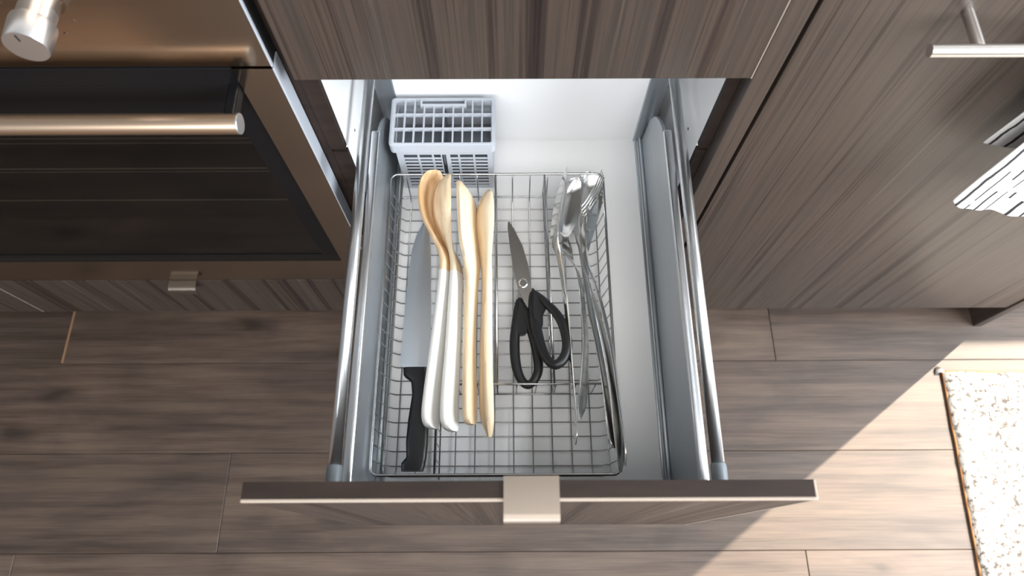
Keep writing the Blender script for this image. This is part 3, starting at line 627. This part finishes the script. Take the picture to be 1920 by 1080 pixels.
# right loop rests over the divider
rl = [(0.0307,-0.1239,0.4580), (0.0503,-0.1456,0.4680), (0.0678,-0.1723,0.4760), (0.0752,-0.2043,0.4800), (0.0715,-0.2256,0.4810), (0.0591,-0.2371,0.4800), (0.0474,-0.2265,0.4740), (0.0395,-0.2040,0.4670), (0.0335,-0.1788,0.4610), (0.0296,-0.1495,0.4570)]
gr = grip(rl, True, [0.0032, 0.0060, 0.0066, 0.0070, 0.0070, 0.0068, 0.0064, 0.0072, 0.0085, 0.0060], 'r')
h1 = obj('handle', gr, 'rubber', sc, smooth=True)
web = [(0.0292,-0.1181,0.4600), (0.0478,-0.1394,0.4600), (0.0507,-0.1483,0.4600), (0.0444,-0.1587,0.4600), (0.0440,-0.1761,0.4600), (0.0394,-0.1840,0.4600), (0.0327,-0.1808,0.4600), (0.0286,-0.1586,0.4600)]
bm = bmesh.new(); prism(bm, [(p[0], p[1]) for p in web], 0.455, 0.4665, 'z', 0.002); obj('web', bm, 'rubber', h1, smooth=0.7)
ll = [(0.0116,-0.1319,0.4490), (0.0221,-0.1551,0.4500), (0.0299,-0.1837,0.4520), (0.0360,-0.2174,0.4530), (0.0356,-0.2417,0.4530), (0.0236,-0.2579,0.4520), (0.0121,-0.2486,0.4510), (0.0056,-0.2256,0.4500), (0.0043,-0.1944,0.4490), (0.0076,-0.1587,0.4490)]
h2 = obj('handle', grip(ll, True, [0.0040, 0.0070, 0.0074, 0.0070, 0.0064, 0.0058, 0.0064, 0.0070, 0.0072, 0.0064], 'l'), 'rubber', sc, smooth=True)
web = [(0.0109,-0.1281,0.4500), (0.0184,-0.1429,0.4500), (0.0264,-0.1727,0.4500), (0.0217,-0.1838,0.4500), (0.0126,-0.1869,0.4500), (0.0059,-0.1853,0.4500), (0.0068,-0.1550,0.4500)]
bm = bmesh.new(); prism(bm, [(p[0], p[1]) for p in web], 0.444, 0.4555, 'z', 0.002); obj('web', bm, 'rubber', h2, smooth=0.7)

# ================================================================ SERVING CUTLERY
def server(name, label, cat, st, sub=8, nu=8, part='blade', split=None):
    rows = stations(st, sub); t_ = root(name, label, cat, st[len(st) // 2][0], 'serving cutlery in the right compartment')
    k_ = (split or len(st) // 2) * sub
    obj(part, blade_loft(rows[:k_ + 1], nu, 0.3), 'chrome', t_, smooth=0.8); obj('handle', blade_loft(rows[k_:], nu, 0.3), 'chrome', t_, smooth=0.8)
    return t_
server('cake_server', 'steel serving slice standing on edge, leftmost of the serving cutlery', 'cutlery', [
    ((0.0822,0.0589,0.4970), 0.002, 0.0010, 112, 0), ((0.0779,0.0417,0.4940), 0.011, 0.0012, 112, 0), ((0.0719,0.0171,0.4900), 0.019, 0.0012, 110, 0), ((0.0656,-0.0203,0.4860), 0.020, 0.0012, 108, 0), ((0.0620,-0.0451,0.4840), 0.018, 0.0014, 106, 0), ((0.0631,-0.0599,0.4830), 0.010, 0.0016, 112, 0.001),
    ((0.0681,-0.0763,0.4820), 0.0060, 0.0020, 125, 0), ((0.0724,-0.1105,0.4810), 0.0050, 0.0022, 125, 0), ((0.0769,-0.1740,0.4810), 0.0052, 0.0022, 112, 0), ((0.0794,-0.2424,0.4830), 0.0056, 0.0022, 104, 0), ((0.0813,-0.2998,0.4840), 0.0075, 0.0022, 102, 0), ((0.0815,-0.3307,0.4840), 0.0078, 0.0022, 100, 0), ((0.0810,-0.3435,0.4840), 0.002, 0.0018, 100, 0)], split=6)
server('serving_spoon', 'polished steel serving spoon lying face up, nearest the wire divider', 'cutlery', [
    ((0.1003,0.0569,0.4700), 0.003, 0.0014, 20, 0), ((0.0970,0.0519,0.4690), 0.010, 0.0014, 20, 0.002), ((0.0902,0.0371,0.4660), 0.0165, 0.0014, 20, 0.005), ((0.0855,0.0136,0.4640), 0.0190, 0.0014, 18, 0.007), ((0.0815,-0.0107,0.4640), 0.0165, 0.0014, 15, 0.006), ((0.0799,-0.0293,0.4660), 0.0105, 0.0016, 12, 0.003), ((0.0793,-0.0430,0.4690), 0.0048, 0.0020, 10, 0),
    ((0.0800,-0.0611,0.4710), 0.0095, 0.0020, 25, 0.001), ((0.0854,-0.0790,0.4730), 0.0085, 0.0022, 55, 0.001), ((0.0951,-0.1015,0.4750), 0.0065, 0.0026, 66, 0), ((0.0995,-0.1496,0.4780), 0.0072, 0.0028, 56, 0), ((0.0999,-0.2044,0.4800), 0.0080, 0.0028, 52, 0), ((0.0960,-0.2565,0.4810), 0.0088, 0.0026, 50, 0), ((0.0917,-0.2922,0.4810), 0.0095, 0.0024, 50, 0.001), ((0.0888,-0.3103,0.4810), 0.003, 0.002, 66, 0)], split=6, part='bowl')
server('large_serving_spoon', 'large steel serving spoon beneath the fork, bowl against the rear rim', 'cutlery', [
    ((0.1213,0.0729,0.4620), 0.004, 0.0014, 8, 0), ((0.1213,0.0665,0.4600), 0.014, 0.0014, 8, 0.003), ((0.1201,0.0501,0.4560), 0.0215, 0.0014, 8, 0.007), ((0.1149,0.0194,0.4530), 0.0230, 0.0014, 8, 0.009), ((0.1095,-0.0122,0.4530), 0.0185, 0.0014, 8, 0.006), ((0.1056,-0.0403,0.4560), 0.0105, 0.0018, 12, 0.002), ((0.1042,-0.0638,0.4600), 0.0055, 0.0024, 20, 0),
    ((0.1073,-0.1040,0.4650), 0.0058, 0.0026, 30, 0), ((0.1123,-0.1629,0.4710), 0.0062, 0.0026, 36, 0), ((0.1199,-0.2184,0.4760), 0.0070, 0.0026, 40, 0), ((0.1251,-0.2708,0.4800), 0.0080, 0.0024, 40, 0), ((0.1294,-0.3135,0.4820), 0.0110, 0.0024, 40, 0), ((0.1314,-0.3374,0.4820), 0.0110, 0.0022, 40, 0), ((0.1321,-0.3482,0.4820), 0.004, 0.002, 40, 0)], split=6, part='bowl')
# serving fork with four tines
fk = root('serving_fork', 'steel serving fork turned on edge above the large spoon', 'cutlery', (0.1123,-0.1425,0.4800), 'serving cutlery in the right compartment')
fst = [((0.1040,-0.0100,0.4860), 0.0170, 0.0014, 78, 0.001), ((0.0995,-0.0257,0.4860), 0.0165, 0.0016, 76, 0.002), ((0.0988,-0.0429,0.4860), 0.0120, 0.0020, 76, 0.001), ((0.1000,-0.0674,0.4860), 0.0070, 0.0024, 76, 0), ((0.1006,-0.0919,0.4850), 0.0058, 0.0026, 78, 0),
    ((0.1091,-0.1204,0.4850), 0.0058, 0.0028, 66, 0), ((0.1185,-0.1679,0.4850), 0.0066, 0.0028, 48, 0), ((0.1273,-0.2211,0.4850), 0.0076, 0.0028, 46, 0), ((0.1327,-0.2723,0.4860), 0.0088, 0.0026, 48, 0), ((0.1353,-0.3211,0.4860), 0.0100, 0.0024, 52, 0), ((0.1368,-0.3614,0.4860), 0.0105, 0.0022, 60, 0.001), ((0.1366,-0.3783,0.4850), 0.004, 0.002, 62, 0)]
rows = stations(fst, 8); obj('head', blade_loft(rows[:33], 8, 0.3), 'chrome', fk, smooth=0.8); obj('handle', blade_loft(rows[32:], 8, 0.3), 'chrome', fk, smooth=0.8)
p0, p1 = Vector(fst[0][0]), Vector((0.1361,0.0508,0.4920))
a = math.radians(73); Wv = Vector((-math.cos(a), 0, math.sin(a))); Nv = Vector((math.sin(a), 0, math.cos(a)))
for i in range(4):
    s_ = (-0.84 + 0.56 * i); pts = []
    for j in range(9):
        t_ = j / 8; pts.append(p0.lerp(p1, t_) + Wv * 0.0170 * s_ * (1 - 0.25 * t_) + Nv * 0.004 * math.sin(t_ * 3.0))
    obj('tine', tube(bmesh.new(), pts, [0.0019 - 0.0012 * j / 8 for j in range(9)], 8), 'chrome', fk, smooth=True)
server('sauce_ladle', 'steel serving ladle on edge, rightmost of the cutlery, handle over the tray corner', 'cutlery', [
    ((0.1286,0.0264,0.4780), 0.003, 0.0014, 62, 0), ((0.1258,0.0161,0.4770), 0.011, 0.0014, 62, 0.003), ((0.1210,-0.0021,0.4760), 0.0165, 0.0014, 62, 0.006), ((0.1159,-0.0284,0.4760), 0.0160, 0.0014, 62, 0.006), ((0.1107,-0.0547,0.4770), 0.0100, 0.0018, 66, 0.003), ((0.1079,-0.0768,0.4790), 0.0062, 0.0024, 70, 0), ((0.1099,-0.0943,0.4810), 0.0058, 0.0026, 66, 0),
    ((0.1194,-0.1277,0.4830), 0.0058, 0.0028, 58, 0), ((0.1292,-0.1837,0.4860), 0.0062, 0.0028, 60, 0), ((0.1359,-0.2367,0.4880), 0.0066, 0.0028, 66, 0), ((0.1390,-0.2871,0.4890), 0.0080, 0.0026, 72, 0), ((0.1419,-0.3284,0.4890), 0.0095, 0.0024, 80, 0), ((0.1428,-0.3552,0.4890), 0.0085, 0.0022, 88, 0.001), ((0.1419,-0.3708,0.4880), 0.003, 0.002, 90, 0)], split=6, part='bowl')

# ================================================================ TOWEL
tw = root('dish_towel', 'white dish towel with thin broken charcoal stripes draped over the bar handle', 'towel', (0.66, -0.05, 0.60))
def towel(name, prof_fn, nu, nv, v0, x0, x1):
    bm = bmesh.new(); uvl = bm.loops.layers.uv.new('UVMap'); G = []
    for i in range(nu + 1):
        s = i / nu; col_ = []
        for j in range(nv + 1):
            t_ = j / nv; x, y, z_ = prof_fn(s, t_); col_.append(bm.verts.new((x, y, z_)))
        G.append(col_)
    for i in range(nu):
        for j in range(nv):
            f = bm.faces.new((G[i][j], G[i + 1][j], G[i + 1][j + 1], G[i][j + 1]))
            for lp, (a, b) in zip(f.loops, ((i, j), (i + 1, j), (i + 1, j + 1), (i, j + 1))): lp[uvl].uv = (a / nu * (x1 - x0), v0 + b / nv * 0.3)
    off = origin(tw)
    for v in bm.verts: v.co -= off
    me = bpy.data.meshes.new(name); bm.to_mesh(me); bm.free(); me.materials.append(M['towel']); me.shade_smooth()
    o = bpy.data.objects.new(name, me); C.objects.link(o); o.parent = tw
    so = o.modifiers.new('thickness', 'SOLIDIFY'); so.thickness = 0.0022; so.offset = 0
    ss = o.modifiers.new('smooth', 'SUBSURF'); ss.levels = 1; ss.render_levels = 1
    return o
TXL, TXR = 0.556, 0.830
BR = 0.0078
def front(s, t_):
    # from the top of the bar down the room side, folds growing towards the hem
    xx = TXL + (TXR - TXL) * s
    if t_ < 0.16:
        a = math.pi / 2 * (t_ / 0.16); return (xx, -0.045 - BR * math.sin(a), 0.8626 + BR * math.cos(a))
    q = (t_ - 0.16) / 0.84
    hem = 0.622 - 0.040 * (1 - math.exp(-s * 9)) + 0.004 * math.sin(s * 14)
    fold = 0.0045 * math.sin(s * 17 + 0.4) * q ** 0.8 + 0.0015 * math.sin(s * 41) * q
    xoff = 0.004 * math.sin(q * 5) * (1 - s) - 0.006 * q * q * (1 - s)
    return (xx + xoff, -0.0528 - 0.014 * q - fold * min(1, q * 1.4), 0.8626 + (hem - 0.8626) * q)
def back(s, t_):
    xx = TXL + 0.004 + (TXR - TXL) * s
    if t_ < 0.12:
        a = math.pi / 2 * (t_ / 0.12); return (xx, -0.045 + BR * math.sin(a), 0.8626 + BR * math.cos(a))
    q = (t_ - 0.12) / 0.88
    return (xx, -0.0372 + 0.012 * q + 0.004 * math.sin(s * 19 + 2) * q, 0.8626 - 0.186 * q)
towel('front_layer', front, 72, 40, 0.0, TXL, TXR); towel('back_layer', back, 60, 30, 0.4, TXL, TXR)

# ================================================================ RUG
rg = root('rug', 'cream flecked flatweave rug lying in the sunlight', 'rug', (1.42, -0.65, FZ))
bm = bmesh.new(); nx, ny = 60, 70
c0, c1, c2, c3 = (0.9334, -0.1074), (2.05, -0.133), (2.01, -1.34), (0.8655, -1.3035)
G = []
for i in range(nx + 1):
    col_ = []
    for j in range(ny + 1):
        s, t_ = i / nx, j / ny
        x = (c0[0] * (1 - s) + c1[0] * s) * (1 - t_) + (c3[0] * (1 - s) + c2[0] * s) * t_; y = (c0[1] * (1 - s) + c1[1] * s) * (1 - t_) + (c3[1] * (1 - s) + c2[1] * s) * t_
        e_ = 0.0 if 0 < i < nx and 0 < j < ny else 0.0015
        col_.append(bm.verts.new((x + random.uniform(-1, 1) * e_, y + random.uniform(-1, 1) * e_, FZ + 0.0095 + random.uniform(-0.0012, 0.0012) - e_ * 1.5)))
    G.append(col_)
for i in range(nx):
    for j in range(ny): bm.faces.new((G[i][j], G[i + 1][j], G[i + 1][j + 1], G[i][j + 1]))
ex = bmesh.ops.extrude_edge_only(bm, edges=[e for e in bm.edges if e.is_boundary])
for v in ex['geom']:
    if isinstance(v, bmesh.types.BMVert): v.co.z = FZ + 0.0008
obj('pile', bm, 'rug', rg, smooth=True)
bp_ = []
for (a, b) in ((c0, c1), (c1, c2), (c2, c3), (c3, c0)):
    for i in range(40): bp_.append((a[0] + (b[0] - a[0]) * i / 40 + random.uniform(-0.0007, 0.0007), a[1] + (b[1] - a[1]) * i / 40 + random.uniform(-0.0007, 0.0007), FZ + 0.0035))
obj('binding', T_(bp_, 0.0030, 8, True), 'rug_edge', rg, smooth=True, label='brown stitched edge binding with its shade line painted in')
bm = bmesh.new()
for i in range(7):
    a = math.radians(110 + i * 12); q = (c0[0] + 0.001, c0[1] - 0.001)
    tube(bm, [(q[0], q[1], FZ + 0.006), (q[0] + 0.008 * math.cos(a), q[1] + 0.008 * math.sin(a), FZ + 0.006), (q[0] + 0.016 * math.cos(a + 0.15), q[1] + 0.016 * math.sin(a + 0.15), FZ + 0.0025)], 0.0013, 6)
obj('corner_tuft', bm, 'rug', rg, smooth=True)
